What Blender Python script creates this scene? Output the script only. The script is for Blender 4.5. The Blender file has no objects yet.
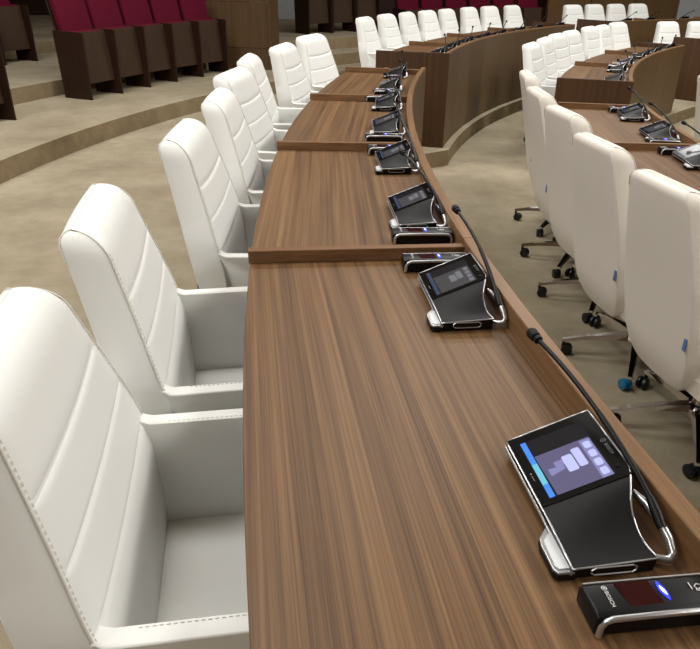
import bpy, bmesh, math, random
from mathutils import Vector, Matrix, Euler
random.seed(7)
S = bpy.context.scene
COL = S.collection
PI = math.pi
def R(a): return math.radians(a)

# ------------------------------------------------------------------ camera
F_PX, PITCH, ROLL, CAM_Z = 680.2, 0.4816, 0.0119, 1.55
cam = bpy.data.cameras.new('camera'); cam.sensor_width = 36.0; cam.lens = F_PX * 36 / 700
cam.clip_start = 0.02; cam.clip_end = 200
cob = bpy.data.objects.new('camera', cam); COL.objects.link(cob)
_r = Vector((1, 0, 0)); _u = Vector((0, math.sin(PITCH), math.cos(PITCH)))
_R = _r * math.cos(ROLL) + _u * math.sin(ROLL); _U = -_r * math.sin(ROLL) + _u * math.cos(ROLL)
_B = _R.cross(_U)
cob.matrix_world = Matrix(((_R.x, _U.x, _B.x, 0), (_R.y, _U.y, _B.y, 0), (_R.z, _U.z, _B.z, CAM_Z), (0, 0, 0, 1)))
S.camera = cob

# ------------------------------------------------------------------ light
S.view_settings.view_transform = 'Standard'; S.view_settings.look = 'None'
S.view_settings.gamma = 1; S.view_settings.use_curve_mapping = False
S.view_settings.exposure = 0.74
w = bpy.data.worlds.new('world'); S.world = w; w.use_nodes = True
w.node_tree.nodes['Background'].inputs[0].default_value = (0.9, 0.92, 1, 1)
w.node_tree.nodes['Background'].inputs[1].default_value = 0.25
CEIL = 5.2
def lamp(x, y, power, size=2.2, col=(1, 0.975, 0.935)):
    l = bpy.data.lights.new('ceiling_lamp', 'AREA'); l.shape = 'RECTANGLE'; l.size = size; l.size_y = size * 0.6
    l.energy = power; l.color = col
    o = bpy.data.objects.new('ceiling_lamp', l); COL.objects.link(o); o.location = (x, y, CEIL - 0.08)
for x, y, p in ((-1.3, 2.8, 62), (5.6, 0.6, 125), (0.6, 6.6, 75), (5.9, 3.9, 125), (9, 3, 110), (3.2, 9.8, 95),
                (7.5, 9.0, 105), (4.8, 13.2, 32), (-3.4, 6.6, 100), (-3.6, 1.2, 70), (-4.0, -2.6, 110), (5.5, -3.0, 60)):
    lamp(x, y, p)

# ------------------------------------------------------------------ materials
MATS = {}
def new_mat(name):
    m = bpy.data.materials.new(name); m.use_nodes = True
    nt = m.node_tree; b = nt.nodes['Principled BSDF']; MATS[name] = m
    return m, nt, b
def lin(c):
    return tuple(((v / 255) / 12.92 if v / 255 <= 0.04045 else ((v / 255 + 0.055) / 1.055) ** 2.4) for v in c) + (1,)
def plain(name, rgb, rough=0.5, metal=0.0, emit=None, es=1.0, coat=0.0, bump=None, spec=None):
    m, nt, b = new_mat(name)
    b.inputs['Base Color'].default_value = lin(rgb); b.inputs['Roughness'].default_value = rough
    b.inputs['Metallic'].default_value = metal; b.inputs['Coat Weight'].default_value = coat
    if spec is not None: b.inputs['Specular IOR Level'].default_value = spec
    if emit:
        b.inputs['Emission Color'].default_value = lin(emit); b.inputs['Emission Strength'].default_value = es
    if bump:
        n = nt.nodes.new('ShaderNodeTexNoise'); n.inputs['Scale'].default_value = bump[0]; n.inputs['Detail'].default_value = 3
        tc = nt.nodes.new('ShaderNodeTexCoord'); nt.links.new(tc.outputs['Object'], n.inputs['Vector'])
        bp = nt.nodes.new('ShaderNodeBump'); bp.inputs['Strength'].default_value = bump[1]; bp.inputs['Distance'].default_value = 0.002
        nt.links.new(n.outputs['Fac'], bp.inputs['Height']); nt.links.new(bp.outputs[0], b.inputs['Normal'])
    return m
def wood(name, axis, cols, rough=0.4, scale=1.0, coat=0.0, vary=0.0, rot=0.0, contrast=1.0):
    """streaky veneer; grain runs along the given local axis"""
    m, nt, b = new_mat(name); N = nt.nodes; L = nt.links
    tc = N.new('ShaderNodeTexCoord')
    def mapped(along, across, off):
        mp = N.new('ShaderNodeMapping')
        sc = [across * scale] * 3; sc['xyz'.index(axis)] = along * scale
        mp.inputs['Scale'].default_value = sc; mp.inputs['Location'].default_value = off
        mp.inputs['Rotation'].default_value = (0, 0, rot) if axis != 'z' else (0, rot, 0)
        L.new(tc.outputs['Object'], mp.inputs['Vector']); return mp
    oi = N.new('ShaderNodeObjectInfo')
    def noise(mp, detail, rough_):
        n = N.new('ShaderNodeTexNoise'); n.noise_dimensions = '4D'; n.inputs['Scale'].default_value = 1; n.inputs['Detail'].default_value = detail
        n.inputs['Roughness'].default_value = rough_; L.new(mp.outputs[0], n.inputs['Vector'])
        mu = N.new('ShaderNodeMath'); mu.operation = 'MULTIPLY'; mu.inputs[1].default_value = 37.0
        L.new(oi.outputs['Random'], mu.inputs[0]); L.new(mu.outputs[0], n.inputs['W']); return n
    n1 = noise(mapped(0.7, 55, (3, 1, 7)), 4, 0.62)
    n1.inputs['Distortion'].default_value = 0.25
    n2 = noise(mapped(1.0, 250, (1, 5, 2)), 3, 0.7)
    n3 = noise(mapped(0.35, 7, (9, 4, 3)), 2, 0.5)
    mx = N.new('ShaderNodeMix'); mx.inputs[0].default_value = 0.45
    L.new(n1.outputs['Fac'], mx.inputs[2]); L.new(n2.outputs['Fac'], mx.inputs[3])
    mx2 = N.new('ShaderNodeMix'); mx2.inputs[0].default_value = 0.16
    L.new(mx.outputs[0], mx2.inputs[2]); L.new(n3.outputs['Fac'], mx2.inputs[3])
    cr = N.new('ShaderNodeValToRGB'); e = cr.color_ramp.elements
    k = 0.16 / contrast
    e[0].position = 0.5 - k; e[0].color = lin(cols[0]); e[1].position = 0.5 + k; e[1].color = lin(cols[2])
    x = e.new(0.5); x.color = lin(cols[1])
    L.new(mx2.outputs[0], cr.inputs[0])
    out = cr.outputs[0]
    if vary:
        hv = N.new('ShaderNodeHueSaturation'); mr = N.new('ShaderNodeMapRange')
        mr.inputs['To Min'].default_value = 1 - vary; mr.inputs['To Max'].default_value = 1 + vary
        L.new(oi.outputs['Random'], mr.inputs[0]); L.new(mr.outputs[0], hv.inputs['Value']); L.new(out, hv.inputs['Color']); out = hv.outputs[0]
    L.new(out, b.inputs['Base Color'])
    b.inputs['Specular IOR Level'].default_value = 0.28
    b.inputs['Roughness'].default_value = rough; b.inputs['Coat Weight'].default_value = coat; b.inputs['Coat Roughness'].default_value = 0.25
    bp = N.new('ShaderNodeBump'); bp.inputs['Strength'].default_value = 0.08; bp.inputs['Distance'].default_value = 0.001
    L.new(n2.outputs['Fac'], bp.inputs['Height']); L.new(bp.outputs[0], b.inputs['Normal'])
    return m
def carpet(name, c0, c1, c2):
    m, nt, b = new_mat(name); N = nt.nodes; L = nt.links
    tc = N.new('ShaderNodeTexCoord')
    def nz(s, d, r=0.6):
        n = N.new('ShaderNodeTexNoise'); n.inputs['Scale'].default_value = s; n.inputs['Detail'].default_value = d; n.inputs['Roughness'].default_value = r
        L.new(tc.outputs['Object'], n.inputs['Vector']); return n
    a, f, g = nz(1.6, 4), nz(160, 3), nz(9, 5, 0.7)
    mx = N.new('ShaderNodeMix'); mx.inputs[0].default_value = 0.35; L.new(a.outputs['Fac'], mx.inputs[2]); L.new(g.outputs['Fac'], mx.inputs[3])
    mx2 = N.new('ShaderNodeMix'); mx2.inputs[0].default_value = 0.3; L.new(mx.outputs[0], mx2.inputs[2]); L.new(f.outputs['Fac'], mx2.inputs[3])
    cr = N.new('ShaderNodeValToRGB'); e = cr.color_ramp.elements
    e[0].position = 0.36; e[0].color = lin(c0); e[1].position = 0.64; e[1].color = lin(c2); x = e.new(0.5); x.color = lin(c1)
    L.new(mx2.outputs[0], cr.inputs[0]); L.new(cr.outputs[0], b.inputs['Base Color'])
    b.inputs['Roughness'].default_value = 0.95; b.inputs['Specular IOR Level'].default_value = 0.1
    bp = N.new('ShaderNodeBump'); bp.inputs['Strength'].default_value = 0.5; bp.inputs['Distance'].default_value = 0.004
    L.new(f.outputs['Fac'], bp.inputs['Height']); L.new(bp.outputs[0], b.inputs['Normal'])
    return m
plain('leather', (236, 237, 234), 0.45, bump=(350, 0.12), spec=0.4)
plain('leather_cream', (233, 227, 217), 0.45, bump=(350, 0.12), spec=0.4)
plain('piping', (224, 222, 215), 0.6)
plain('stitch', (222, 219, 210), 0.8)
plain('chrome', (225, 225, 228), 0.12, 1.0)
plain('silver', (188, 189, 192), 0.3, 0.85)
plain('black_plastic', (11, 11, 12), 0.42, spec=0.25)
plain('black_soft', (10, 10, 11), 0.5, bump=(900, 0.15), spec=0.22)
plain('black_gloss', (6, 6, 7), 0.16, spec=0.3)
plain('rubber', (17, 19, 24), 0.4)
plain('blue_film', (14, 112, 158), 0.2, coat=0.5)
plain('blue_tag', (88, 118, 170), 0.5)
plain('pale_plastic', (208, 211, 214), 0.35)
plain('red_window', (18, 3, 6), 0.12, emit=(90, 2, 14), es=0.12)
plain('blue_led', (40, 60, 255), 0.3, emit=(36, 40, 255), es=2.0)
plain('white_print', (215, 215, 215), 0.6)
plain('grey_print', (105, 105, 105), 0.6)
plain('screen_cyan', (10, 30, 50), 0.1, emit=(98, 170, 190), es=0.9)
plain('led_core', (200, 210, 255), 0.3, emit=(190, 205, 255), es=2.0)
plain('screen_dark', (12, 12, 15), 0.1, emit=(30, 30, 36), es=0.5)
plain('screen_purple', (20, 18, 28), 0.1, emit=(88, 84, 112), es=0.8)
plain('screen_lavender', (20, 20, 30), 0.1, emit=(176, 180, 222), es=0.8)
plain('screen_mid', (20, 20, 30), 0.1, emit=(122, 122, 165), es=0.8)
plain('dim_a', (20, 20, 22), 0.12, emit=(66, 65, 68), es=0.7)
plain('dim_b', (20, 20, 24), 0.12, emit=(112, 112, 116), es=0.7)
plain('dim_c', (16, 18, 26), 0.12, emit=(60, 72, 96), es=0.6)
plain('screen_blue', (10, 20, 50), 0.1, emit=(62, 122, 205), es=0.9)
plain('red_fabric', (82, 8, 32), 0.9, bump=(500, 0.4), spec=0.15)
plain('grey_wall', (150, 152, 155), 0.8, bump=(40, 0.1))
plain('ceiling_white', (205, 200, 192), 0.9, bump=(30, 0.1))
plain('wall_paint', (120, 104, 88), 0.85, bump=(30, 0.1))
wood('wood_top', 'y', ((62, 42, 26), (102, 75, 49), (130, 100, 68)), 0.45, rot=R(2), contrast=1.15)
wood('wood_edge', 'x', ((84, 58, 38), (116, 84, 56), (142, 108, 76)), 0.42)
wood('wood_rail', 'y', ((92, 66, 42), (120, 89, 59), (142, 110, 77)), 0.42)
wood('wood_panel', 'z', ((78, 60, 38), (88, 68, 44), (97, 76, 50)), 0.42, vary=0.12, contrast=0.6)
wood('wood_end', 'z', ((58, 39, 24), (74, 51, 32), (90, 64, 42)), 0.45)
wood('wood_booth', 'z', ((66, 48, 30), (86, 64, 41), (106, 81, 54)), 0.55, rot=R(40))
wood('wood_booth_base', 'z', ((66, 48, 30), (84, 63, 41), (102, 78, 53)), 0.55)
wood('wood_dark', 'z', ((32, 17, 10), (42, 24, 15), (52, 31, 20)), 0.45)
wood('wood_seat', 'z', ((48, 33, 23), (57, 40, 28), (65, 47, 33)), 0.5)
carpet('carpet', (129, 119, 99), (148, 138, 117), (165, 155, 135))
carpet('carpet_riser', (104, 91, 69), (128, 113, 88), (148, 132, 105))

# ------------------------------------------------------------------ helpers
def tag(o, label=None, cat=None, group=None, kind=None):
    if label: o['label'] = label
    if cat: o['category'] = cat
    if group: o['group'] = group
    if kind: o['kind'] = kind
    return o
def empty(name, M=None):
    o = bpy.data.objects.new(name, None); COL.objects.link(o); o.empty_display_size = 0.1
    if M is not None: o.matrix_world = M
    return o
def place(x, y, z=0, deg=0): return Matrix.Translation((x, y, z)) @ Matrix.Rotation(R(deg), 4, 'Z')
class MB:
    def __init__(s): s.v = []; s.f = []; s.m = []; s.mi = 0
    def add(s, vs, fs):
        o = len(s.v); s.v += [tuple(v) for v in vs]; s.f += [tuple(i + o for i in f) for f in fs]; s.m += [s.mi] * len(fs)
    def box(s, x0, x1, y0, y1, z0, z1, M=None):
        vs = [Vector((x, y, z)) for z in (z0, z1) for y in (y0, y1) for x in (x0, x1)]
        if M: vs = [M @ v for v in vs]
        s.add(vs, [(0, 2, 3, 1), (4, 5, 7, 6), (0, 1, 5, 4), (2, 6, 7, 3), (0, 4, 6, 2), (1, 3, 7, 5)])
    def prism(s, pts, z0, z1, M=None):
        n = len(pts); vs = [Vector((p[0], p[1], z0)) for p in pts] + [Vector((p[0], p[1], z1)) for p in pts]
        if M: vs = [M @ v for v in vs]
        s.add(vs, [tuple(range(n - 1, -1, -1)), tuple(range(n, 2 * n))] + [(i, (i + 1) % n, (i + 1) % n + n, i + n) for i in range(n)])
    def tube(s, pts, rad, seg=8, closed=False, flat=1.0):
        pts = [Vector(p) for p in pts]; n = len(pts); rr = rad if isinstance(rad, (list, tuple)) else [rad] * n
        vs = []; ref = None
        for i, p in enumerate(pts):
            if closed: t = pts[(i + 1) % n] - pts[i - 1]
            else: t = pts[min(i + 1, n - 1)] - pts[max(i - 1, 0)]
            t.normalize()
            if ref is None:
                ref = Vector((0, 0, 1)) if abs(t.z) < 0.9 else Vector((1, 0, 0))
            a = (ref - t * ref.dot(t)).normalized(); b = t.cross(a); ref = a
            for k in range(seg):
                q = 2 * PI * k / seg; vs.append(p + a * math.cos(q) * rr[i] + b * math.sin(q) * rr[i] * flat)
        fs = []
        for i in range(n if closed else n - 1):
            j = (i + 1) % n
            for k in range(seg): fs.append((i * seg + k, i * seg + (k + 1) % seg, j * seg + (k + 1) % seg, j * seg + k))
        if not closed: fs += [tuple(range(seg - 1, -1, -1)), tuple(range((n - 1) * seg, n * seg))]
        s.add(vs, fs)
    def lathe(s, prof, seg=16, M=None):
        vs = []; n = len(prof)
        for r, z in prof:
            for k in range(seg):
                q = 2 * PI * k / seg; vs.append(Vector((r * math.cos(q), r * math.sin(q), z)))
        if M: vs = [M @ v for v in vs]
        fs = [(i * seg + k, i * seg + (k + 1) % seg, (i + 1) * seg + (k + 1) % seg, (i + 1) * seg + k) for i in range(n - 1) for k in range(seg)]
        fs += [tuple(range(seg - 1, -1, -1)), tuple(range((n - 1) * seg, n * seg))]
        s.add(vs, fs)
    def grid(s, rows, flip=False):
        n = len(rows[0]); vs = [v for r in rows for v in r]
        fs = [(i * n + j, i * n + j + 1, (i + 1) * n + j + 1, (i + 1) * n + j) for i in range(len(rows) - 1) for j in range(n - 1)]
        if flip: fs = [f[::-1] for f in fs]
        s.add(vs, fs)
    def mesh(s, name, mats, smooth=None, bevel=0, bseg=2, M=None, fix=True):
        me = bpy.data.meshes.new(name)
        vs = s.v if M is None else [tuple(M @ Vector(v)) for v in s.v]
        me.from_pydata(vs, [], s.f)
        for m in (mats if isinstance(mats, (list, tuple)) else [mats]): me.materials.append(MATS[m])
        me.polygons.foreach_set('material_index', s.m)
        bm = bmesh.new(); bm.from_mesh(me)
        if fix: bmesh.ops.recalc_face_normals(bm, faces=bm.faces)
        if bevel:
            es = [e for e in bm.edges if len(e.link_faces) == 2 and e.calc_face_angle(0) > R(28)]
            bmesh.ops.bevel(bm, geom=es, offset=bevel, segments=bseg, profile=0.5, affect='EDGES', clamp_overlap=True)
        bm.to_mesh(me); bm.free()
        if smooth is not None:
            me.shade_smooth()
            me.set_sharp_from_angle(angle=R(smooth))
        return me
def obj(name, me, parent=None):
    o = bpy.data.objects.new(name, me); COL.objects.link(o)
    if parent: o.parent = parent
    return o
def inv_of(root): return root.matrix_world.inverted() if root is not None else None
def part(name, mb, mat, root=None, world=False, **kw):
    """one part; world=True: vertices were given in world space"""
    M = root.matrix_basis.inverted() if (world and root is not None) else None
    return obj(name, mb.mesh(name, mat, M=M, **kw), root)
def kids(o): return [c for c in KID.get(o, [])]
KID = {}
def copy_tree(o, M=None, parent=None, swap=None):
    c = o.copy(); COL.objects.link(c)
    if parent is not None: c.parent = parent
    if M is not None: c.matrix_world = M; c.matrix_basis = M
    for ch in list(o.children): copy_tree(ch, None, c)
    return c
def pol(C, r, deg): return (C[0] + r * math.cos(R(deg)), C[1] + r * math.sin(R(deg)))
def arcpts(C, r, a0, a1, n): return [pol(C, r, a0 + (a1 - a0) * i / n) for i in range(n + 1)]
def arcslab(mb, C, r0, r1, a0, a1, z0, z1, n=12):
    """solid ring segment"""
    rows = []
    for i in range(n + 1):
        a = a0 + (a1 - a0) * i / n; p = pol(C, r0, a); q = pol(C, r1, a)
        rows.append([(p[0], p[1], z0), (q[0], q[1], z0), (q[0], q[1], z1), (p[0], p[1], z1)])
    vs = [v for r_ in rows for v in r_]; fs = []
    for i in range(n):
        for k in range(4): fs.append((i * 4 + k, i * 4 + (k + 1) % 4, (i + 1) * 4 + (k + 1) % 4, (i + 1) * 4 + k))
    fs += [(3, 2, 1, 0), (n * 4, n * 4 + 1, n * 4 + 2, n * 4 + 3)]
    mb.add(vs, fs)

# ------------------------------------------------------------------ plan of the chamber
C1 = (14.77, 3.296)          # centre of the near rings
RO, RL, LW = 15.14, 14.477, 0.036     # outer near ring: chair edge, rail inner face, rail width
C2, RF = (9.62, 4.48), 9.02           # far outer block, front face
C3, RI = (11.51, 3.37), 9.51          # far inner block, front face
CT = (7.7, 3.9)                       # tiers of theatre seats
RO2, RL2 = 13.34, 12.74               # inner near ring
Z_OUT, Z_MID, Z_IN = 0.0, -0.15, -0.30

# ------------------------------------------------------------------ setting
def struct(name, mb, mat, **kw):
    o = part(name, mb, mat, **kw); o['kind'] = 'structure'; return o
def platform(name, pts, ztop, zbot):
    mb = MB(); n = len(pts)
    mb.mi = 0; mb.add([(p[0], p[1], ztop) for p in pts], [tuple(range(n))])
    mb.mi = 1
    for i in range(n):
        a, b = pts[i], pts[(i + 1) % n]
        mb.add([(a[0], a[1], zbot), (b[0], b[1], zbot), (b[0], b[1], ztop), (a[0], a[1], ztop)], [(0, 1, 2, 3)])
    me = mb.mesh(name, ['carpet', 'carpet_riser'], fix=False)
    bm = bmesh.new(); bm.from_mesh(me); bmesh.ops.remove_doubles(bm, verts=bm.verts, dist=1e-5)
    bmesh.ops.triangulate(bm, faces=[f for f in bm.faces if len(f.verts) > 4]); bmesh.ops.recalc_face_normals(bm, faces=bm.faces)
    bm.to_mesh(me); bm.free()
    o = obj(name, me); o['kind'] = 'structure'; return o
XA, XB, YA, YB = -10.0, 19.0, -6.0, 20.0
mb = MB(); mb.box(XA, XB, YA, YB, Z_IN - 0.1, Z_IN); struct('floor', mb, 'carpet')
pts = arcpts(C1, RL2 - 0.045, 204, 169.5, 24) + arcpts(C3, RI - 0.06, 163.5, 96, 36) + [(XB, 13.2), (XB, YB), (XA, YB), (XA, YA), (4.6, YA)]
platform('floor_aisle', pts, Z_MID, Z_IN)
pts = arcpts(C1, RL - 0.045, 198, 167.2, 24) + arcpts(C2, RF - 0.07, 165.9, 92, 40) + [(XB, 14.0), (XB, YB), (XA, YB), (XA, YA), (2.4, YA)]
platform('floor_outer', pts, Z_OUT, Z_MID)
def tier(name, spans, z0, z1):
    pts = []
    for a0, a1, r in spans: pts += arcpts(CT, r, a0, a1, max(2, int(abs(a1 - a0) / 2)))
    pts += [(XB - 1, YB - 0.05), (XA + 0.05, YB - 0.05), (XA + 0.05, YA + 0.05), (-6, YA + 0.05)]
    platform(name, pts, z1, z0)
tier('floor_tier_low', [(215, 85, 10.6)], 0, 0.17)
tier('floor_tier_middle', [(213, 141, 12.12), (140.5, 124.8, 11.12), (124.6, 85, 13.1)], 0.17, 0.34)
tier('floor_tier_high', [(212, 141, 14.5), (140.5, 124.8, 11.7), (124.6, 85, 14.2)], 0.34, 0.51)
mb = MB(); mb.box(XA, XB, YA, YB, CEIL, CEIL + 0.1); struct('ceiling', mb, 'ceiling_white')
mb = MB(); mb.box(XA - 0.1, XA, YA, YB, -0.4, CEIL); struct('wall_left', mb, 'wall_paint')
mb = MB(); mb.box(XB, XB + 0.1, YA, YB, -0.4, CEIL); struct('wall_right', mb, 'wall_paint')
mb = MB(); mb.box(XA, XB, YA - 0.1, YA, -0.4, CEIL); struct('wall_near', mb, 'wall_paint')
mb = MB(); mb.box(XA, XB, YB, YB + 0.1, -0.4, CEIL); wb = struct('wall_back', mb, 'wood_panel')

# ------------------------------------------------------------------ desks
def desk(name, C, r_edge, r_face, a_near, a_far, zfloor, zdesk, zrail, label, group, near_div=False, far_div=True,
         near_end=False, far_end=False, zbase=None, panels=2, skin='wood_panel', div_h=0.041):
    """curved two-seat desk section; r_face = inner face of the rail (the public side is r_face - LW)"""
    am = (a_near + a_far) / 2; p = pol(C, (r_edge + r_face) / 2, am)
    root = empty(name, place(p[0], p[1], zfloor, am - 180))
    tag(root, label, 'desk', group)
    n = 14; g = 0.02
    zb = zfloor if zbase is None else zbase
    mb = MB(); arcslab(mb, C, r_face, r_edge, a_near, a_far, zdesk - 0.032, zdesk, n); part('desktop', mb, 'wood_top', root, True, bevel=0.002, bseg=1)
    mb = MB(); arcslab(mb, C, r_face - LW, r_face, a_near, a_far, zdesk - 0.04, zrail, n); part('front_rail', mb, 'wood_rail', root, True, bevel=0.002, bseg=1)
    for k in range(panels):
        b0 = a_near + (a_far - a_near) * k / panels; b1 = a_near + (a_far - a_near) * (k + 1) / panels
        s = math.degrees(0.0015 / r_face) * (1 if b1 > b0 else -1)
        mb = MB(); arcslab(mb, C, r_face - LW - 0.004, r_face - LW + 0.012, b0 + s, b1 - s, zb, zrail - 0.012, 8); part('front_panel', mb, skin, root, True)
    mb = MB(); arcslab(mb, C, r_face - LW + 0.014, r_face - 0.005, a_near, a_far, zb, zdesk - 0.042, n); part('frame', mb, 'wood_end', root, True)
    def strip(a, side):
        d = math.degrees(0.032 / r_edge); a1 = a + d * side
        mb = MB(); arcslab(mb, C, r_face + 0.001, r_edge + 0.004, min(a, a1), max(a, a1), zdesk + 0.0005, zdesk + div_h, 2)
        part('divider', mb, 'wood_edge', root, True, bevel=0.0015, bseg=1)
    def endpanel(a, side):
        d = math.degrees(0.03 / r_edge); a1 = a + d * side
        mb = MB(); arcslab(mb, C, r_face - LW - 0.004, r_edge + 0.004, min(a, a1), max(a, a1), zfloor if zb > zfloor else zb, zrail, 2)
        part('end_panel', mb, 'wood_end', root, True, bevel=0.002, bseg=1)
    sg = 1 if a_near > a_far else -1
    if near_end: endpanel(a_near, sg)
    elif near_div: strip(a_near, -sg)
    if far_end: endpanel(a_far, -sg)
    elif far_div: strip(a_far, sg)
    return root
A_DIV, DA = 185.085, 5.56
G_ON = 'desk sections of the near outer ring'
ord_on = ['nearest curved walnut desk section with the lit touchscreen unit', 'second curved walnut desk section from the camera, beyond the first divider strip',
          'third curved walnut desk section, between the two far divider strips', 'farthest walnut desk section of the near ring, before the raised block']
for k in range(4):
    a0 = A_DIV + DA * (1 - k)
    desk('desk', C1, RO, RL, a0 + (1.2 if k == 0 else 0), a0 - DA, Z_OUT, 0.75, 0.809, ord_on[k], G_ON, near_div=(k == 0), far_div=True, zbase=Z_MID + 0.0)
G_IN = 'desk sections of the near inner ring'
ord_in = ['inner ring desk section at the right edge of the picture', 'inner ring desk section in front of the second and third swivel chairs',
          'inner ring desk section just below the raised inner block']
for k in range(3):
    a0 = 188.2 - 6.0 * k
    desk('desk', C1, RO2, RL2, a0, a0 - 6.0, Z_MID, 0.60, 0.655, ord_in[k], G_IN, zbase=Z_IN)
G_OF = 'desk sections of the far outer block'
of_l = ['first section of the far outer block, with its broad brown end panel', 'second section of the far outer block from its end panel',
        'third section of the far outer block, behind the inner white chairs', 'last section of the far outer block beside the back aisle']
for k in range(4):
    a0 = 165.35 - 7.53 * k
    desk('desk', C2, RF + 0.69, RF + LW, a0, a0 - 7.53, Z_OUT, 0.81, 0.87, of_l[k], G_OF, near_end=(k == 0), far_div=(k < 3), far_end=(k == 3))
G_IF = 'desk sections of the far inner block'
if_l = ['first section of the raised inner block, its end panel facing the camera', 'middle section of the raised inner block', 'last section of the raised inner block with the curved front corner']
AI = [162.4, 153.6, 145.4, 138.8]
for k in range(3):
    desk('desk', C3, RI + 0.64, RI + LW, AI[k], AI[k + 1], Z_MID, 0.65, 0.71, if_l[k], G_IF, near_end=(k == 0), far_div=(k < 2), far_end=(k == 2))
desk('desk', C3, RI + 0.64, RI + LW, 131.5, 122.5, Z_MID, 0.65, 0.71, 'dark brown desk end at the right edge behind the inner block', 'desk sections beyond the back aisle', near_end=True)
bl = ['back desk block with a dark end panel under four white chairs', 'back desk block continuing to the right edge of the picture']
for k in range(2):
    a0 = 127.8 - 8.6 * k
    desk('desk', C2, RF + 0.69, RF + LW, a0, a0 - 8.6, Z_OUT, 0.81, 0.87, bl[k], 'desk sections beyond the back aisle', near_end=(k == 0))

# ------------------------------------------------------------------ armchair
def lerp(a, b, t): return a + (b - a) * t
def interp(tab, z):
    if z <= tab[0][0]: return tab[0][1]
    for (a, u), (b, v) in zip(tab, tab[1:]):
        if z <= b: return lerp(u, v, (z - a) / (b - a))
    return tab[-1][1]
ZT = 1.03
ZR = [(0.28, -0.222), (0.36, -0.255), (0.42, -0.272), (0.5, -0.288), (0.6, -0.307), (0.7, -0.327), (0.8, -0.349), (0.9, -0.373), (1.0, -0.398), (1.06, -0.413)]
REAR = ZR
HW_ARM = [(0.36, 0.270), (0.45, 0.300), (0.62, 0.305), (0.70, 0.297), (0.85, 0.255), (1.02, 0.210)]
HW_SWIVEL = [(0.30, 0.160), (0.42, 0.192), (0.56, 0.207), (0.72, 0.204), (0.85, 0.188), (1.02, 0.160)]
HW = HW_ARM
ZB = 0.36
def halfw(z):
    w_ = interp(HW, z)
    q = max(0, min(1, (z - (ZT - 0.05)) / 0.05)); w_ -= 0.028 * (1 - math.sqrt(max(0, 1 - q * q)))
    q = max(0, min(1, (ZB + 0.07 - z) / 0.07)); w_ -= 0.045 * (1 - math.sqrt(max(0, 1 - q * q)))
    return w_
def thick(z):
    return interp([(0.36, 0.085), (0.6, 0.112), (1.0, 0.094), (1.06, 0.094)], z)
def frontx(z):
    q = max(0, min(1, (z - (ZT - 0.06)) / 0.06)); t = thick(z)
    return interp(REAR, z) + t * (0.30 + 0.70 * math.sqrt(max(0, 1 - q * q)))
def rearx(z):
    q = max(0, min(1, (z - (ZT - 0.025)) / 0.025))
    return interp(REAR, z) + 0.03 * (1 - math.sqrt(max(0, 1 - q * q)))
ZSB = [0.36 + 0.03 * i for i in range(20)] + [0.945, 0.96, 0.972, 0.984, 0.995, 1.006, 1.015, 1.022, 1.027, ZT]
TS = [-1, -0.985, -0.95, -0.8, -0.5, 0, 0.5, 0.8, 0.95, 0.985, 1]
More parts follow.
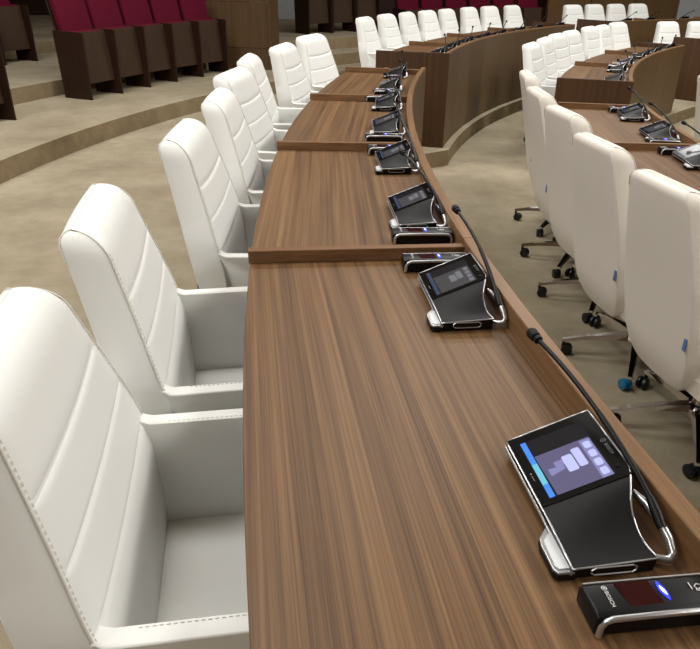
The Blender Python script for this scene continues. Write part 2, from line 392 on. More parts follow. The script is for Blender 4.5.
def build_chair(name, arms):
    skin = 'leather' if arms else 'leather_cream'
    global HW, ZB
    ZB = 0.33 if arms else 0.29
    ZS = ([0.33, 0.345] if arms else [0.29, 0.30, 0.315, 0.335]) + ZSB
    HW = HW_ARM if arms else HW_SWIVEL
    root = empty(name, Matrix.Identity(4))
    mb = MB()
    def ins(t): return {1: 0.0045, 0.985: 0.001}.get(abs(t), 0.0)
    fr = [[(frontx(z) - ins(t), t * halfw(z), z) for t in TS] for z in ZS]
    rr = [[(rearx(z) + ins(t) - 0.006 * (1 - t * t), t * halfw(z), z) for t in TS] for z in ZS]
    mb.grid(fr); mb.grid(rr, True)
    n = len(TS)
    for a, b in ((fr[-1], rr[-1]), (rr[0], fr[0])):
        mb.grid([a, b])
    for j in (0, n - 1): mb.grid([[r_[j] for r_ in fr], [r_[j] for r_ in rr]], j == 0)
    me = mb.mesh('back_shell', skin, fix=False)
    bm = bmesh.new(); bm.from_mesh(me); bmesh.ops.remove_doubles(bm, verts=bm.verts, dist=1e-4); bmesh.ops.recalc_face_normals(bm, faces=bm.faces); bm.to_mesh(me); bm.free()
    me.shade_smooth(); me.set_sharp_from_angle(angle=R(50))
    obj('back_shell', me, root)
    # sewn front panels: head piece rolls over the top
    seams = [0.395, 0.655, 0.765, 0.872, ZT]
    for a, b in zip(seams, seams[1:]):
        head = b == ZT
        m_ = 22; rows = []
        for i in range(m_ + 1):
            u = 0.5 - 0.5 * math.cos(PI * i / m_); z = a + (b - a) * (u if not head else 1 - (1 - u) ** 1.7)
            row = []
            for k in range(21):
                t = -1 + 2 * k / 20; t = math.copysign(1 - (1 - abs(t)) ** 1.5, t) * 0.985
                uu = abs(2 * u - 1)
                if head and u > 0.5: uu = 0
                e = (1 - uu ** 16) * (1 - abs(t / 0.985) ** 20)
                sag = 0.014 * (t * t - 0.4) * (0 if (head and u > 0.5) else (1 - u if head else 1))
                zz = z + sag; zz = min(zz, ZT)
                x = frontx(zz); bul = -0.003 + 0.0085 * e
                if head and u > 0.5: bul = max(bul, lerp(-0.003, 0.0015, min(1, (u - 0.5) * 4)))
                dz = 0.0
                if head and zz > ZT - 0.06: dz = bul * (zz - (ZT - 0.06)) / 0.06
                row.append((x + bul, t * halfw(zz), zz + dz))
            rows.append(row)
        if head:
            last = rows[-1]; rows.append([(rearx(ZT) + 0.002, y, ZT + max(0.0015, (z - ZT) * 0.7)) for (x, y, z) in last]); rows.append([(rearx(ZT - 0.012) - 0.0015, y, ZT - 0.012) for (x, y, z) in last])
        mb = MB(); mb.grid(rows); me = mb.mesh('back_panel', skin, smooth=70, fix=False); obj('back_panel', me, root)
    for s in (-1, 1):      # piping around the side panels
        zz = [0.665 + (ZT - 0.06 - 0.665) * i / 10 for i in range(11)] + [ZT - 0.06 * (1 - math.sin(PI / 2 * i / 8)) for i in range(1, 9)]
        pl = [(frontx(z) + 0.0006, s * (halfw(z) - 0.0012), z + 0.0004) for z in zz] + [(rearx(z) - 0.0004, s * (halfw(z) - 0.0012), z) for z in (ZT - 0.002, ZT - 0.012, ZT - 0.025, ZT - 0.06)]
        mb = MB(); mb.tube(pl, 0.0019, 6); part('piping', mb, 'piping', root, smooth=60)
    mb = MB()          # stitched seam down both edges of the front
    z = 0.66
    while z < ZT - 0.05:
        for s in (-1, 1):
            p = Vector((frontx(z) + 0.0030, s * (halfw(z) - 0.0075), z)); q = Vector((frontx(z + 0.006) + 0.0030, s * (halfw(z + 0.006) - 0.0075), z + 0.006))
            mb.tube([p, q], 0.0011, 4)
        z += 0.0105
    for s in ((-1, 1) if arms else ()):
        x = -0.15
        while x < 0.25:
            mb.tube([(x, s * 0.271, 0.6525), (x + 0.006, s * 0.271, 0.6525)], 0.0010, 4); x += 0.0105
    me = mb.mesh('stitching', 'stitch', fix=False); o = obj('stitching', me, root); o['kind'] = 'stuff'
    # arms: side slab with a rising root that runs into the back
    prof = [(-0.25, 0.325), (0.24, 0.325), (0.262, 0.35), (0.268, 0.60), (0.262, 0.640), (0.24, 0.652), (-0.186, 0.652), (-0.196, 0.655), (-0.208, 0.662), (-0.270, 0.662), (-0.270, 0.6)]
    for s in ((-1, 1) if arms else ()):
        mb = MB(); vs = []
        for x, z in prof: vs.append((x, s * 0.264, z))
        for x, z in prof: vs.append((x, s * (halfw(z) + (0.0 if x > -0.2 else -0.0015)), z))
        k = len(prof)
        mb.add(vs, [tuple(range(k)), tuple(range(2 * k - 1, k - 1, -1))] + [(i, (i + 1) % k, (i + 1) % k + k, i + k) for i in range(k)])
        part('armrest', mb, skin, root, smooth=40, bevel=0.006, bseg=2)
    cw = 0.262 if arms else 0.225
    def cushion(name, x0, x1, y, z0, z1, crown):
        mb = MB(); rows = []; m_, n_ = 16, 20
        for i in range(m_ + 1):
            u = -1 + 2 * i / m_; row = []
            for j in range(n_ + 1):
                t = -1 + 2 * j / n_
                e = (1 - abs(u) ** 6) * (1 - abs(t) ** 8)
                row.append((lerp(x0, x1, (u + 1) / 2), t * y, z1 - 0.02 + (0.02 + crown) * e ** 0.5))
            rows.append(row)
        mb.grid(rows)
        mb.box(x0, x1, -y, y, z0, z1 - 0.019)
        part(name, mb, skin, root, smooth=45, fix=False)
    cushion('seat_cushion', -0.215, 0.120, cw, 0.31, 0.390, 0.012)
    cushion('seat_front', 0.121, 0.285, cw, 0.31, 0.388, 0.006)
    mb = MB(); mb.box(-0.18, 0.24, -0.20, 0.20, 0.280, 0.312); part('seat_pan', mb, 'black_plastic', root, bevel=0.01)
    mb = MB(); mb.lathe([(0.03, 0.10), (0.03, 0.18), (0.022, 0.18), (0.022, 0.282)], 16); part('column', mb, 'chrome', root, smooth=40)
    mb = MB(); mb.lathe([(0.045, 0.075), (0.052, 0.085), (0.052, 0.115), (0.036, 0.128)], 20); part('hub', mb, 'chrome', root, smooth=40)
    for k in range(5):
        a = 2 * PI * k / 5 + 0.35; c, s = math.cos(a), math.sin(a)
        mb = MB(); pr = [(0.04, 0.112, 0.028, 0.030), (0.12, 0.108, 0.022, 0.024), (0.24, 0.092, 0.016, 0.017), (0.335, 0.072, 0.013, 0.012)]
        rows = []
        for r_, z, wd, th in pr:
            rows.append([(c * r_ - s * y, s * r_ + c * y, z + zz) for y, zz in ((-wd, -th / 2), (wd, -th / 2), (wd * 0.7, th / 2), (-wd * 0.7, th / 2), (-wd, -th / 2))])
        mb.grid(rows); mb.add(rows[-1][:4], [(0, 1, 2, 3)]); mb.add(rows[0][:4], [(3, 2, 1, 0)])
        leg = part('leg', mb, 'chrome', root, smooth=40)
        mb = MB(); px, py = c * 0.326, s * 0.326; b = a + 1.1 + k * 0.9; cb, sb = math.cos(b), math.sin(b)
        qx, qy = px + 0.018 * cb, py + 0.018 * sb
        for sd in (-1, 1):
            M = Matrix.Translation((qx - sb * 0.013 * sd, qy + cb * 0.013 * sd, 0.026)) @ Matrix.Rotation(b, 4, 'Z') @ Matrix.Rotation(PI / 2, 4, 'X')
            mb.lathe([(0.018, -0.009), (0.026, -0.006), (0.026, 0.006), (0.018, 0.009)], 16, M)
        mb.tube([(px, py, 0.075), (px, py, 0.045), (qx, qy, 0.034)], [0.007, 0.009, 0.011], 8)
        part('castor', mb, 'rubber', leg, smooth=40)
    mb = MB(); M = Matrix.Translation((rearx(0.52) - 0.006, -halfw(0.52) + 0.016, 0.52))
    mb.box(-0.002, 0.002, -0.007, 0.007, -0.022, 0.022, M); tg = part('care_tag', mb, 'blue_tag', root); tag(tg, 'small blue tag on the back')
    return root
protos = {k: [build_chair(k, k == 'armchair'), False] for k in ('armchair', 'swivel_chair')}
def chair(x, y, z, deg, label, group, kind='armchair', back=0.375, sc=1.0, sy=1.0):
    """x, y: the middle of the top of the backrest (back=0.375) or of its front at arm height (back=0.21); deg: heading"""
    a = R(deg); M = place(x + back * sc * math.cos(a), y + back * sc * math.sin(a), z, deg) @ Matrix.Diagonal((sc, sc * sy, sc, 1))
    pr = protos[kind]
    if not pr[1]:
        pr[1] = True; o = pr[0]; o.matrix_basis = M
    else: o = copy_tree(pr[0], M)
    return tag(o, label, kind.replace('_', ' '), group)
G = 'white armchairs of the near outer ring'
near = [(-0.42, 0.965, 9), (-0.49, 1.64, 10), (-0.47, 2.52, 2), (-0.48, 3.29, 2), (-0.54, 4.06, -9), (-0.55, 4.81, 0), (-0.40, 5.58, -11), (-0.24, 6.42, -22)]
nl = ['nearest white leather armchair, cut by the left edge of the picture', 'second white leather armchair from the camera in the left row',
      'third white leather armchair in the left row, beside the first desk divider', 'fourth white leather armchair in the left row, slim in view',
      'fifth white armchair in the left row, turned towards the camera', 'sixth white armchair in the left row, seen narrow from the side',
      'seventh white armchair in the left row, before the wooden booth', 'last white armchair of the left row, beside the far divider']
for (x, y, d), l in zip(near, nl): chair(x, y, 0, d, l, G, back=0.21)
G = 'white swivel chairs of the near inner ring'
mid = [(1.09, 1.60, 12), (1.055, 2.26, 11), (1.02, 2.87, 10), (1.06, 3.55, 8), (1.085, 4.19, 0), (1.19, 4.95, -6)]
ml = ['white swivel chair at the right edge, only a corner of its back in view', 'largest white swivel chair seen from behind on the right, with a blue tag',
      'second white swivel chair seen from behind, left of the largest one', 'third white swivel chair from the right, seen from behind',
      'fourth white swivel chair from the right, mostly its narrow side', 'fifth white swivel chair from the right, thin pale side only']
MID = []
for (x, y, d), l in zip(mid, ml): MID.append(chair(x, y, Z_MID, d, l, G, 'swivel_chair', sc=1.05))
bpy.context.view_layer.update()
def film(ch, x, y):
    best = None
    for c in ch.children_recursive:
        if c.name.startswith('castor'):
            p = c.matrix_world @ (sum((Vector(v.co) for v in c.data.vertices), Vector()) / len(c.data.vertices))
            d = (p.x - x) ** 2 + (p.y - y) ** 2
            if best is None or d < best[0]: best = (d, c)
    c = best[1]; c.data = c.data.copy(); c.data.materials[0] = MATS['blue_film']; tag(c, 'castor still wrapped in blue film')
film(MID[2], 1.20, 2.6); film(MID[0], 1.27, 1.9); film(MID[0], 1.05, 1.9)
G = 'white armchairs of the far outer block'
far = [(0.10, 8.08), (0.36, 8.68), (0.63, 9.14), (0.92, 9.58), (1.22, 10.02), (1.60, 10.57), (1.96, 10.96), (2.37, 11.34)]
ordn = ['first', 'second', 'third', 'fourth', 'fifth', 'sixth', 'seventh', 'eighth']
for i, (x, y) in enumerate(far):
    d = math.degrees(math.atan2(C2[1] - y, C2[0] - x)) + random.uniform(-5, 5)
    chair(x * 1.125, y * 1.125, 0, d, ordn[i] + ' white armchair from the left behind the far outer desk block', G, sy=0.85)
G = 'white armchairs of the raised inner block'
inn = [(1.80, 7.50), (2.09, 8.13), (2.38, 8.70), (2.69, 9.20), (3.14, 9.93), (3.42, 10.26), (3.84, 10.86)]
for i, (x, y) in enumerate(inn):
    d = math.degrees(math.atan2(C3[1] - y, C3[0] - x)) + random.uniform(-6, 6)
    chair(x * 1.03, y * 1.03, Z_MID, d, ordn[i] + ' white armchair from the left behind the raised inner desk block', G, sy=0.85)
G = 'white armchairs beyond the back aisle'
for i, a in enumerate((123.4, 120.4, 117.4, 114.4)):
    x, y = pol(C2, 10.5, a)
    chair(x, y, 0, a - 180 + random.uniform(-4, 4) , ordn[i] + ' white armchair from the left in the topmost back row', G, sy=0.85)
for i, (x, y) in enumerate(((4.84, 11.50), (5.36, 11.62))):
    chair(x, y, Z_MID, -75 + 4 * i, ('left' if i == 0 else 'right') + ' one of two white armchairs behind the dark desk end at right', G, sy=0.75)
chair(3.18, 6.43, Z_IN, 0, 'white chair back just entering the picture at the right edge, above the table microphones', None, 'swivel_chair')

# ------------------------------------------------------------------ discussion unit (touchscreen, speaker, gooseneck microphone)
def text_mesh(body, size, mat):
    cu = bpy.data.curves.new('lettering', 'FONT'); cu.body = body; cu.size = size; cu.align_x = 'CENTER'; cu.align_y = 'CENTER'; cu.resolution_u = 2
    o = bpy.data.objects.new('lettering', cu); COL.objects.link(o)
    dg = bpy.context.evaluated_depsgraph_get(); me = bpy.data.meshes.new_from_object(o.evaluated_get(dg))
    bpy.data.objects.remove(o); me.materials.clear(); me.materials.append(MATS[mat]); return me
def smooth(a, b, x):
    t = max(0, min(1, (x - a) / (b - a))); return t * t * (3 - 2 * t)
def xr(y): return 0.047 + 0.025 * smooth(-0.085, 0.005, y) + 0.008 * smooth(-0.10, -0.15, y)
XLFT = -0.075
def ztop(x, y):
    zl = 0.030 - 0.004 * smooth(-0.05, -0.15, y); zr = 0.034 + 0.058 * smooth(-0.135, -0.02, y)
    v = (x - XLFT) / 0.155
    return zl + (zr - zl) * v
DIM = []
def ring_logo(r, mat):
    mb = MB(); mb.tube([(r * math.cos(2 * PI * k / 20), r * math.sin(2 * PI * k / 20), 0.0003) for k in range(20)], 0.00055, 4, closed=True)
    for sx in (-1, 1): mb.tube([(sx * r * 0.30, -r * 0.62, 0.0003), (sx * r * 0.30, r * 0.62, 0.0003)], 0.0006, 4)
    mb.tube([(-r * 0.3, 0, 0.0003), (r * 0.3, 0, 0.0003)], 0.0006, 4)
    return mb.mesh('emblem', mat)
def build_unit():
    root = empty('microphone_unit', Matrix.Identity(4))
    ys = [-0.15 + 0.30 * i / 30 for i in range(31)]; n = 10
    top = [[(lerp(XLFT, xr(y), k / n), y, ztop(lerp(XLFT, xr(y), k / n), y)) for k in range(n + 1)] for y in ys]
    mb = MB(); mb.grid(top)
    ring = [top[i][0] for i in range(31)] + [top[-1][k] for k in range(1, n + 1)] + [top[i][n] for i in range(29, -1, -1)] + [top[0][k] for k in range(n - 1, 0, -1)]
    cxm, cym = 0.0, 0.0
    low = [(x * 0.97 + 0.002, y * 0.985, max(0.016, z * 0.45)) for x, y, z in ring]; bot = [(x * 0.93 + 0.004, y * 0.97, 0.003) for x, y, z in ring]
    m_ = len(ring)
    for a, b in ((ring, low), (low, bot)):
        mb.add(list(a) + list(b), [(i, (i + 1) % m_, (i + 1) % m_ + m_, i + m_) for i in range(m_)])
    mb.add(bot, [tuple(range(m_))])
    me = mb.mesh('body', 'black_soft', fix=False)
    bm = bmesh.new(); bm.from_mesh(me); bmesh.ops.remove_doubles(bm, verts=bm.verts, dist=1e-5); bmesh.ops.recalc_face_normals(bm, faces=bm.faces); bm.to_mesh(me); bm.free()
    me.shade_smooth(); me.set_sharp_from_angle(angle=R(35)); obj('body', me, root)
    mb = MB(); mb.tube(ring, 0.0017, 6, closed=True); part('silver_rim', mb, 'silver', root, smooth=60)
    mb = MB(); mb.tube([(x - 0.001, y, z * 0.62) for x, y, z in ring[:31]], 0.0026, 6); part('side_rail', mb, 'silver', root, smooth=60)
    # glass plate over the screen end
    gy0, gy1, gx0, gx1 = -0.026, 0.1475, -0.0725, 0.0695
    def P(x, y, h): return (x, y, ztop(x, max(y, 0.0)) + h - (0.0 if y >= 0 else 0.00 ))
    mb = MB(); c = [(gx0, gy0), (gx1, gy0), (gx1, gy1), (gx0, gy1)]
    mb.add([P(x, y, -0.004) for x, y in c] + [P(x, y, 0.0015) for x, y in c], [(3, 2, 1, 0), (4, 5, 6, 7)] + [(i, (i + 1) % 4, (i + 1) % 4 + 4, i + 4) for i in range(4)])
    gl = part('screen', mb, 'black_gloss', root)
    # lit picture, flat on the glass; x: up the screen, y: to the user's left
    mats = ['screen_dark', 'screen_purple', 'screen_lavender', 'screen_mid', 'screen_blue', 'screen_cyan']
    mb = MB(); sx0, sx1, sy0, sy1 = -0.058, 0.048, -0.014, 0.128
    def quad(mi, pts, h):
        mb.mi = mi; mb.add([P(lerp(sx0, sx1, a), lerp(sy1, sy0, b), h) for a, b in pts], [tuple(range(len(pts)))])
    quad(0, [(0, 0), (0, 1), (1, 1), (1, 0)], 0.0018)
    quad(4, [(0, 0), (0, 1), (0.085, 1), (0.085, 0)], 0.0021)
    quad(5, [(0, 0.42), (0, 0.78), (0.085, 0.78), (0.085, 0.42)], 0.0023)
    quad(1, [(0.10, 0.30), (0.12, 1), (0.97, 1), (0.97, 0.30)], 0.0021)
    L_ = 0.0024
    def rr(mi, a0, a1, b0, b1, sk=0.0):
        k = 0.018
        quad(mi, [(a0 + k + sk, b0), (a0, b0 + k), (a0, b1 - k), (a0 + k, b1), (a1 - k, b1), (a1, b1 - k), (a1 + sk, b0 + k), (a1 - k + sk, b0)], L_)
    rr(2, 0.44, 0.60, 0.46, 0.74); rr(2, 0.62, 0.75, 0.40, 0.72); rr(3, 0.30, 0.44, 0.50, 0.60)
    quad(3, [(0.18, 0.58), (0.18, 0.70), (0.42, 0.66), (0.42, 0.60)], L_)
    quad(3, [(0.80, 0.32), (0.80, 1.0), (0.97, 1.0), (0.97, 0.32)], 0.00225)
    for b in (0.36, 0.52, 0.68, 0.84): rr(2, 0.83, 0.94, b, b + 0.12)
    part('display_picture', mb, mats, gl, fix=False)
    dim = mb.mesh('display_picture', ['screen_dark', 'dim_a', 'dim_b', 'dim_a', 'dim_c', 'dim_c'], fix=False); DIM.append(dim)
    sl = math.atan2(ztop(0.05, 0.1) - ztop(-0.05, 0.1), 0.1)
    def flat(x, y): return Matrix.Translation(P(x, y, 0.0022)) @ Matrix.Rotation(-sl, 4, 'Y') @ Matrix.Rotation(-PI / 2, 4, 'Z')
    o = obj('lettering', text_mesh('BOSCH', 0.0085, 'grey_print'), gl); o.matrix_basis = flat(0.061, 0.042)
    o = obj('emblem', ring_logo(0.0042, 'grey_print'), gl); o.matrix_basis = flat(0.061, 0.064)
    mb = MB(); M = flat(-0.066, 0.050); mb.lathe([(0.0018, 0), (0.0018, 0.0003)], 12, M); mb.box(0.004, 0.018, -0.0006, 0.0006, 0, 0.0003, M); part('marking', mb, 'grey_print', gl)
    mb = MB(); mb.lathe([(0.0042, 0), (0.0042, 0.0008)], 16, Matrix.Translation(P(0.058, 0.0, 0.0016))); part('home_button', mb, 'black_plastic', gl)
    # pale touch wing by the user's right hand
    wing = [(-0.070, -0.052), (-0.083, -0.060), (-0.098, -0.078), (-0.101, -0.092), (-0.101, -0.140), (-0.096, -0.149), (-0.070, -0.150)]
    mb = MB(); mb.prism(wing, 0.003, 0.015); part('wing_base', mb, 'black_plastic', root, bevel=0.002)
    mb = MB(); mb.prism([(x * 0.995, y) for x, y in wing], 0.0152, 0.0195); wg = part('wing', mb, 'silver', root, bevel=0.0015)
    k_ = [(-0.076, -0.068), (-0.084, -0.074), (-0.094, -0.086), (-0.096, -0.136), (-0.092, -0.142), (-0.076, -0.142)]
    mb = MB(); mb.prism(k_, 0.0196, 0.0212); part('touch_key', mb, 'pale_plastic', wg)
    # card slot in the near end
    mb = MB(); y = -0.1515
    loop = [(-0.040, y, 0.012), (0.018, y, 0.012), (0.024, y, 0.016), (0.024, y, 0.022), (0.018, y, 0.026), (-0.040, y, 0.026), (-0.046, y, 0.022), (-0.046, y, 0.016)]
    mb.tube(loop, 0.0015, 6, closed=True); sl_ = part('slot_frame', mb, 'silver', root)
    mb = MB(); mb.box(-0.041, 0.019, y - 0.0005, y + 0.004, 0.015, 0.023); part('slot', mb, 'black_gloss', sl_)
    # microphone holder loop beside the speaker end
    mb = MB(); lp = [(0.070, -0.035, 0.060), (0.080, -0.060, 0.056), (0.086, -0.095, 0.048), (0.090, -0.118, 0.036), (0.092, -0.132, 0.022), (0.086, -0.138, 0.014), (0.072, -0.132, 0.012), (0.056, -0.120, 0.012), (0.05, -0.09, 0.012)]
    mb.tube(lp, [0.004, 0.006, 0.007, 0.007, 0.007, 0.007, 0.006, 0.005, 0.004], 10); part('microphone_holder', mb, 'silver', root, smooth=60)
    mb = MB(); mb.tube([(0.084, -0.105, 0.046), (0.084, -0.085, 0.056), (0.083, -0.060, 0.068)], [0.0075, 0.0085, 0.0065], 12); part('microphone_socket', mb, 'black_plastic', root, smooth=40)
    P0, P1, P2, P3 = Vector((0.083, -0.064, 0.066)), Vector((0.072, 0.04, 0.112)), Vector((0.050, 0.16, 0.148)), Vector((0.018, 0.282, 0.166))
    pts = [P0 * (1 - t) ** 3 + P1 * 3 * t * (1 - t) ** 2 + P2 * 3 * t * t * (1 - t) + P3 * t ** 3 for t in [i / 16 for i in range(17)]]
    mb = MB(); mb.tube(pts, [0.0056] * 8 + [0.0046] * 9, 10); st = part('gooseneck', mb, 'black_plastic', root, smooth=60)
    d = (pts[-1] - pts[-2]).normalized(); h0 = pts[-1] - d * 0.004
    mb = MB(); mb.tube([h0, h0 + d * 0.003, h0 + d * 0.010, h0 + d * 0.012, h0 + d * 0.014, h0 + d * 0.028, h0 + d * 0.034, h0 + d * 0.037], [0.005, 0.009, 0.009, 0.0075, 0.0105, 0.0118, 0.009, 0.004], 14)
    part('microphone_head', mb, 'black_soft', st, smooth=40)
    return root
def build_reader():
    root = empty('card_reader', Matrix.Identity(4))
    mb = MB(); hx, hy = 0.100, 0.031
    prof = [(-hy, 0.002), (hy, 0.002), (hy, 0.030), (hy - 0.006, 0.037), (-hy + 0.010, 0.040), (-hy, 0.036)]
    vs = [(-hx, y, z) for y, z in prof] + [(hx, y, z) for y, z in prof]; k = len(prof)
    mb.add(vs, [tuple(range(k)), tuple(range(2 * k - 1, k - 1, -1))] + [(i, (i + 1) % k, (i + 1) % k + k, i + k) for i in range(k)])
    part('body', mb, 'black_plastic', root, bevel=0.005, bseg=3, smooth=40)
    mb = MB(); y = -hy - 0.0005
    path = [(-hx + 0.006, y, 0.004), (-hx + 0.007, y, 0.022), (-hx + 0.012, y, 0.031), (-hx + 0.022, y, 0.0345), (0, y, 0.0355), (hx - 0.022, y, 0.0345), (hx - 0.012, y, 0.031), (hx - 0.007, y, 0.022), (hx - 0.006, y, 0.004)]
    mb.tube(path, 0.0046, 8); part('chrome_band', mb, 'silver', root, smooth=60)
    path = [(-hx + 0.004, hy - 0.004, 0.0372), (0, hy - 0.004, 0.0376), (hx - 0.004, hy - 0.004, 0.0372)]
    mb = MB(); mb.tube(path, 0.0014, 6); part('back_trim', mb, 'silver', root, smooth=60)
    mb = MB(); mb.add([(-0.047, -0.020, 0.0398), (0.002, -0.020, 0.0398), (-0.004, 0.022, 0.0398), (-0.053, 0.022, 0.0398)] + [(-0.047, -0.020, 0.036), (0.002, -0.020, 0.036), (-0.004, 0.022, 0.036), (-0.053, 0.022, 0.036)],
                      [(0, 1, 2, 3), (7, 6, 5, 4), (0, 4, 5, 1), (1, 5, 6, 2), (2, 6, 7, 3), (3, 7, 4, 0)]); part('red_window', mb, 'red_window', root)
    def lens(k, z0, z1, m):
        mb = MB(); n_ = 10; c_ = [(0.0095 + k * 0.0042 * math.sin(PI * i_ / n_) - 0.004 * (i_ / n_ - 0.5), -0.014 * k + 0.033 * k * i_ / n_ + 0.0025 * (1 - k)) for i_ in range(n_ + 1)]
        c_ += [(2 * 0.0095 - x_ - 0.008 * (0.5 - 0.0) * 0 - 2 * 0.004 * (i_ / n_ - 0.5), y_) for i_, (x_, y_) in reversed(list(enumerate(c_)))][1:-1]
        mb.prism(c_, z0, z1); return mb
    bl_ = part('blue_light', lens(1.0, 0.036, 0.0404, 0), 'blue_led', root); part('light_core', lens(0.5, 0.0404, 0.0408, 0), 'led_core', bl_)
    o = obj('lettering', text_mesh('BOSCH', 0.0080, 'white_print'), root); o.matrix_basis = Matrix.Translation((-0.071, -0.004, 0.0404)) @ Matrix.Rotation(-PI / 2, 4, 'Z')
    o = obj('emblem', ring_logo(0.0036, 'white_print'), root); o.matrix_basis = Matrix.Translation((-0.071, 0.0145, 0.0400)) @ Matrix.Rotation(-PI / 2, 4, 'Z')
    mb = MB(); mb.box(0.051, 0.0522, 0.000, 0.012, 0.0396, 0.0400); part('marking', mb, 'white_print', root)
    mb = MB(); oc = [(0.064 + (0.0072 + 0.0016 * math.cos(5 * q)) * math.cos(q), 0.0015 + (0.0062 + 0.0012 * math.sin(4 * q)) * math.sin(q), 0.0400) for q in [2 * PI * i_ / 24 for i_ in range(24)]]
    mb.tube(oc, 0.0007, 4, closed=True); mb.tube([(0.0585, -0.001, 0.0400), (0.064, 0.0012, 0.0400), (0.0695, -0.001, 0.0400)], 0.0009, 4)
    part('card_symbol', mb, 'white_print', root)
    return root
unit0, reader0 = build_unit(), build_reader()
used = {'u': False, 'r': False}
def put(key, proto_, M, label, cat, group):
    if not used[key]: used[key] = True; o = proto_; o.matrix_basis = M
    else: o = copy_tree(proto_, M)
    return tag(o, label, cat, group)
def unit(x, y, z, deg, label, group):
    first = not used['u']; o = put('u', unit0, place(x, y, z, deg), label, 'microphone', group)
    if not first:
        for c in o.children_recursive:
            if c.name.startswith('display_picture'): c.data = DIM[0]
    return o
def reader(x, y, z, deg, label, group): return put('r', reader0, place(x, y, z, deg), label, 'card reader', group)
GU, GR = 'microphone units on the near outer ring', 'card readers on the near outer ring'
un = [(0.385, 0.875, 7.5), (0.285, 1.650, 6.5), (0.225, 2.375, 5), (0.195, 3.105, 4), (0.19, 3.86, 1), (0.225, 4.60, -2), (0.275, 5.34, -5), (0.37, 6.06, -8)]
ul = ['nearest touchscreen microphone unit, its lit screen showing white chairs', 'touchscreen microphone unit just before the first desk divider', 'microphone unit just beyond the first desk divider',
      'microphone unit just before the second desk divider', 'microphone unit just beyond the second desk divider', 'microphone unit just before the third desk divider',
      'microphone unit just beyond the third desk divider', 'farthest microphone unit of the near ring, at the last divider']
UN = [unit(x, y, 0.75, d, l, GU) for (x, y, d), l in zip(un, ul)]
for o, dz in ((UN[1], -7.5), (UN[2], 3), (UN[3], -5), (UN[5], 5), (UN[6], -8)):     # goosenecks bent a little differently
    for c in o.children:
        if c.name.startswith('gooseneck'):
            p = Matrix.Translation((0.083, -0.064, 0.066)); c.matrix_basis = p @ Matrix.Rotation(R(dz), 4, 'Z') @ p.inverted()
rd = [(0.43, 0.665, 7), (0.255, 1.905, 4), (0.235, 2.135, 3), (0.175, 3.335, 2), (0.165, 3.60, 0), (0.19, 4.83, -3), (0.245, 5.07, -4), (0.36, 6.28, -8)]
rl = ['nearest black card reader with red window and blue light, bottom right corner', 'black card reader tucked behind the unit before the first divider', 'card reader with silver band just past the first divider',
      'card reader tucked behind the unit before the second divider', 'card reader just past the second divider', 'card reader tucked behind the unit before the third divider', 'card reader just past the third divider', 'farthest card reader of the near ring']
for (x, y, d), l in zip(rd, rl): reader(x, y, 0.75, d, l, GR)
def seat_units(C, rr_, angs, z, what, group):
    for i, a in enumerate(angs):
        x, y = pol(C, rr_, a)
        unit(x, y, z, a - 180, ordn[i] + ' microphone unit from the near end of ' + what, group)
def seat_readers(C, rr_, angs, z, what, group):
    for i, a in enumerate(angs):
        x, y = pol(C, rr_, a)
        reader(x, y, z, a - 180, ordn[i] + ' card reader from the near end of ' + what, group)
dg_ = math.degrees
what = 'the near inner ring'
A2 = [182.2 - 1.55, 176.2 + 1.5, 176.2 - 1.45, 170.2 + 1.55]
seat_units(C1, RL2 + 0.115, A2, 0.60, what, 'microphone units on the near inner ring')
seat_readers(C1, RL2 + 0.14, [182.2 - 0.55, 176.2 + 0.50, 176.2 - 0.50, 170.2 + 0.55], 0.60, what, 'card readers on the near inner ring')
what = 'the far outer block'
A3 = [165.35 - 7.53 * k + d for k in range(4) for d in (-1.75, -5.8)]
seat_units(C2, RF + 0.16, A3, 0.81, what, 'microphone units on the far outer block')
what = 'the raised inner block'
A4 = [162.4 - 1.6, 153.6 + 1.8, 153.6 - 1.8, 145.4 + 1.7, 145.4 - 1.8, 138.8 + 1.6]
seat_units(C3, RI + 0.16, A4, 0.65, what, 'microphone units on the raised inner block')
seat_readers(C3, RI + 0.19, [162.4 - 0.6, 153.6 + 0.75, 153.6 - 0.75, 145.4 + 0.7], 0.65, what, 'card readers on the raised inner block')
what = 'the back desk block'
seat_units(C2, RF + 0.16, [125.2, 121.6, 116.4], 0.81, what, 'microphone units on the back desk block')

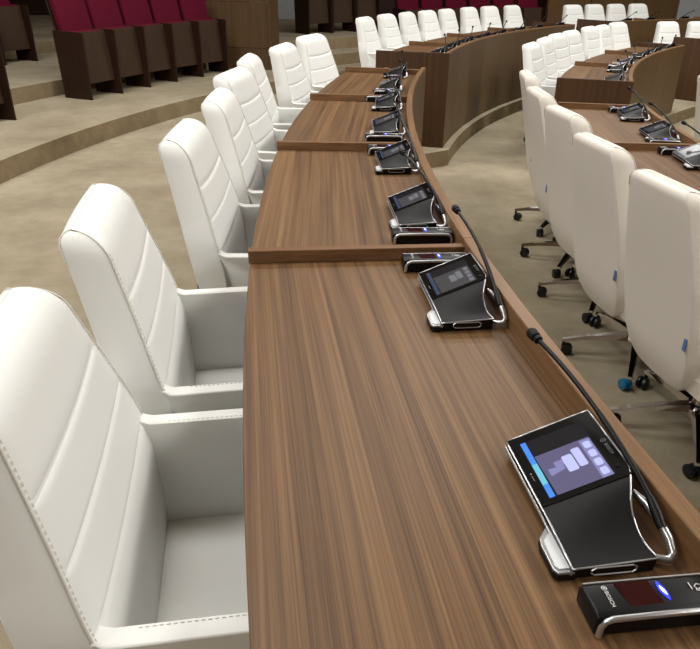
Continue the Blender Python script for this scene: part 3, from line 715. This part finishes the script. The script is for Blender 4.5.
# ------------------------------------------------------------------ theatre seats
def build_seat():
    root = empty('theatre_seat', Matrix.Identity(4))      # +X forward, seat between y=-0.27 and 0.27
    side = [(0.0, 0), (0.0, 0.72), (-0.43, 0.735), (-0.40, 0.0)]
    def sp(y):
        mb = MB(); vs = [(x, y - 0.011, z) for x, z in side] + [(x, y + 0.011, z) for x, z in side]
        mb.add(vs, [(0, 1, 2, 3), (7, 6, 5, 4)] + [(i, (i + 1) % 4, (i + 1) % 4 + 4, i + 4) for i in range(4)])
        return part('side_panel', mb, 'wood_dark', root, bevel=0.003, bseg=1)
    sp(-0.261); sp(0.261)
    M = Matrix.Translation((-0.10, 0, 0.16)) @ Matrix.Rotation(R(-6), 4, 'Y')
    mb = MB(); mb.box(0.0, 0.02, -0.25, 0.25, 0.0, 0.555, M); st = part('folded_seat', mb, 'wood_seat', root, bevel=0.004, bseg=1)
    mb = MB(); mb.box(-0.11, -0.002, -0.25, 0.25, 0.03, 0.575, M); part('seat_cushion', mb, 'red_fabric', st, bevel=0.03, bseg=3, smooth=50)
    M = Matrix.Translation((-0.27, 0, 0.45)) @ Matrix.Rotation(R(-13), 4, 'Y')
    mb = MB(); mb.box(-0.05, 0.05, -0.245, 0.245, 0.0, 0.74, M); part('backrest', mb, 'red_fabric', root, bevel=0.035, bseg=3, smooth=50)
    mb = MB(); mb.box(-0.075, -0.052, -0.25, 0.25, -0.1, 0.70, M); part('back_board', mb, 'wood_dark', root, bevel=0.004, bseg=1)
    return root
seat0 = build_seat(); suse = [False]
def seat(C, rr_, a, z, label, group):
    x, y = pol(C, rr_, a); M = place(x, y, z, a - 180)
    if not suse[0]: suse[0] = True; o = seat0; o.matrix_basis = M
    else: o = copy_tree(seat0, M)
    return tag(o, label, 'theatre seat', group)
G = 'front row of red theatre seats'
sl = ['leftmost red theatre seat of the front row, its broad dark side panel showing', 'second red theatre seat in the front row', 'third red theatre seat in the front row',
      'fourth red theatre seat in the front row', 'fifth red theatre seat in the front row, beside the wooden booth']
for i in range(5): seat(CT, 11.53 + 0.035 * i, 158.3 - 1.36 - 2.72 * i, 0.17, sl[i], G)
seat(CT, 11.49, 164.4 + 1.37, 0.17, 'theatre seat at the left edge, only its dark side panel in view', G)
G = 'second row of theatre seats beyond the left aisle'
for i in range(4): seat(CT, 13.75, 152.3 + 1.15 + 2.3 * i, 0.34, ['theatre seat of the second row nearest the front row backs', 'second theatre seat in the dark second row at top left', 'third theatre seat in the dark second row at top left', 'fourth theatre seat in the dark second row at top left'][i], G)
G = 'theatre seats up the back stairs'
for i in range(3): seat(CT, 12.5, 131.5 - 2.55 * i, 0.51, ['dark folded theatre seat beside the grey wall strip at the top', 'dark folded theatre seat above the carpeted steps', 'dark folded theatre seat above the first far white chair'][i], G)
G = 'theatre seats behind the far outer block'
for i in range(6): seat(CT, 12.0, 122.8 - 2.65 * i, 0.17, ordn[i] + ' red theatre seat from the left behind the far white armchairs', G)

# ------------------------------------------------------------------ wooden booth and back walls
b = empty('wooden_booth', place(-1.27, 11.0, 0.17, -11)); tag(b, 'brown wooden booth with diagonal veneer beside the front theatre seats', 'booth')
mb = MB(); mb.box(-1.75, 0.0, 0.0, 0.03, 0.0, 0.30); part('base_board', mb, 'wood_booth_base', b)
mb = MB(); mb.box(-1.75, 0.0, 0.004, 0.03, 0.304, 0.93); part('front_board', mb, 'wood_booth', b, bevel=0.003, bseg=1)
mb = MB(); mb.box(-1.75, 0.0, 0.004, 0.03, 0.934, 1.9); part('front_board', mb, 'wood_booth', b, bevel=0.003, bseg=1)
mb = MB(); mb.box(0.001, 0.03, 0.0, 0.45, 0.0, 0.93); part('side_board', mb, 'wood_booth_base', b, bevel=0.003, bseg=1)
mb = MB(); mb.box(0.001, 0.03, 0.0, 0.45, 0.934, 1.9); part('side_board', mb, 'wood_booth_base', b, bevel=0.003, bseg=1)
mb = MB(); mb.box(-1.75, 0.03, 0.0, 0.45, 1.902, 1.93); part('top_board', mb, 'wood_booth_base', b)
for i in range(9):
    a = 117.2 - 5.2 * i
    mb = MB(); arcslab(mb, C2, 12.3, 12.36, a, a - 5.1, 0.17, 3.2, 6); o = part('wall_panel', mb, 'wood_panel' if i < 3 else 'grey_wall'); o.parent = wb
mb = MB(); mb.box(-2.4, -0.9, 17.2, 17.3, 0.51, 4.0); struct('trim_1', mb, 'grey_wall')
mb = MB(); mb.box(-9, 14, 17.5, 17.6, 0.51, 4.0); struct('wall_rear_partition', mb, 'wood_dark')
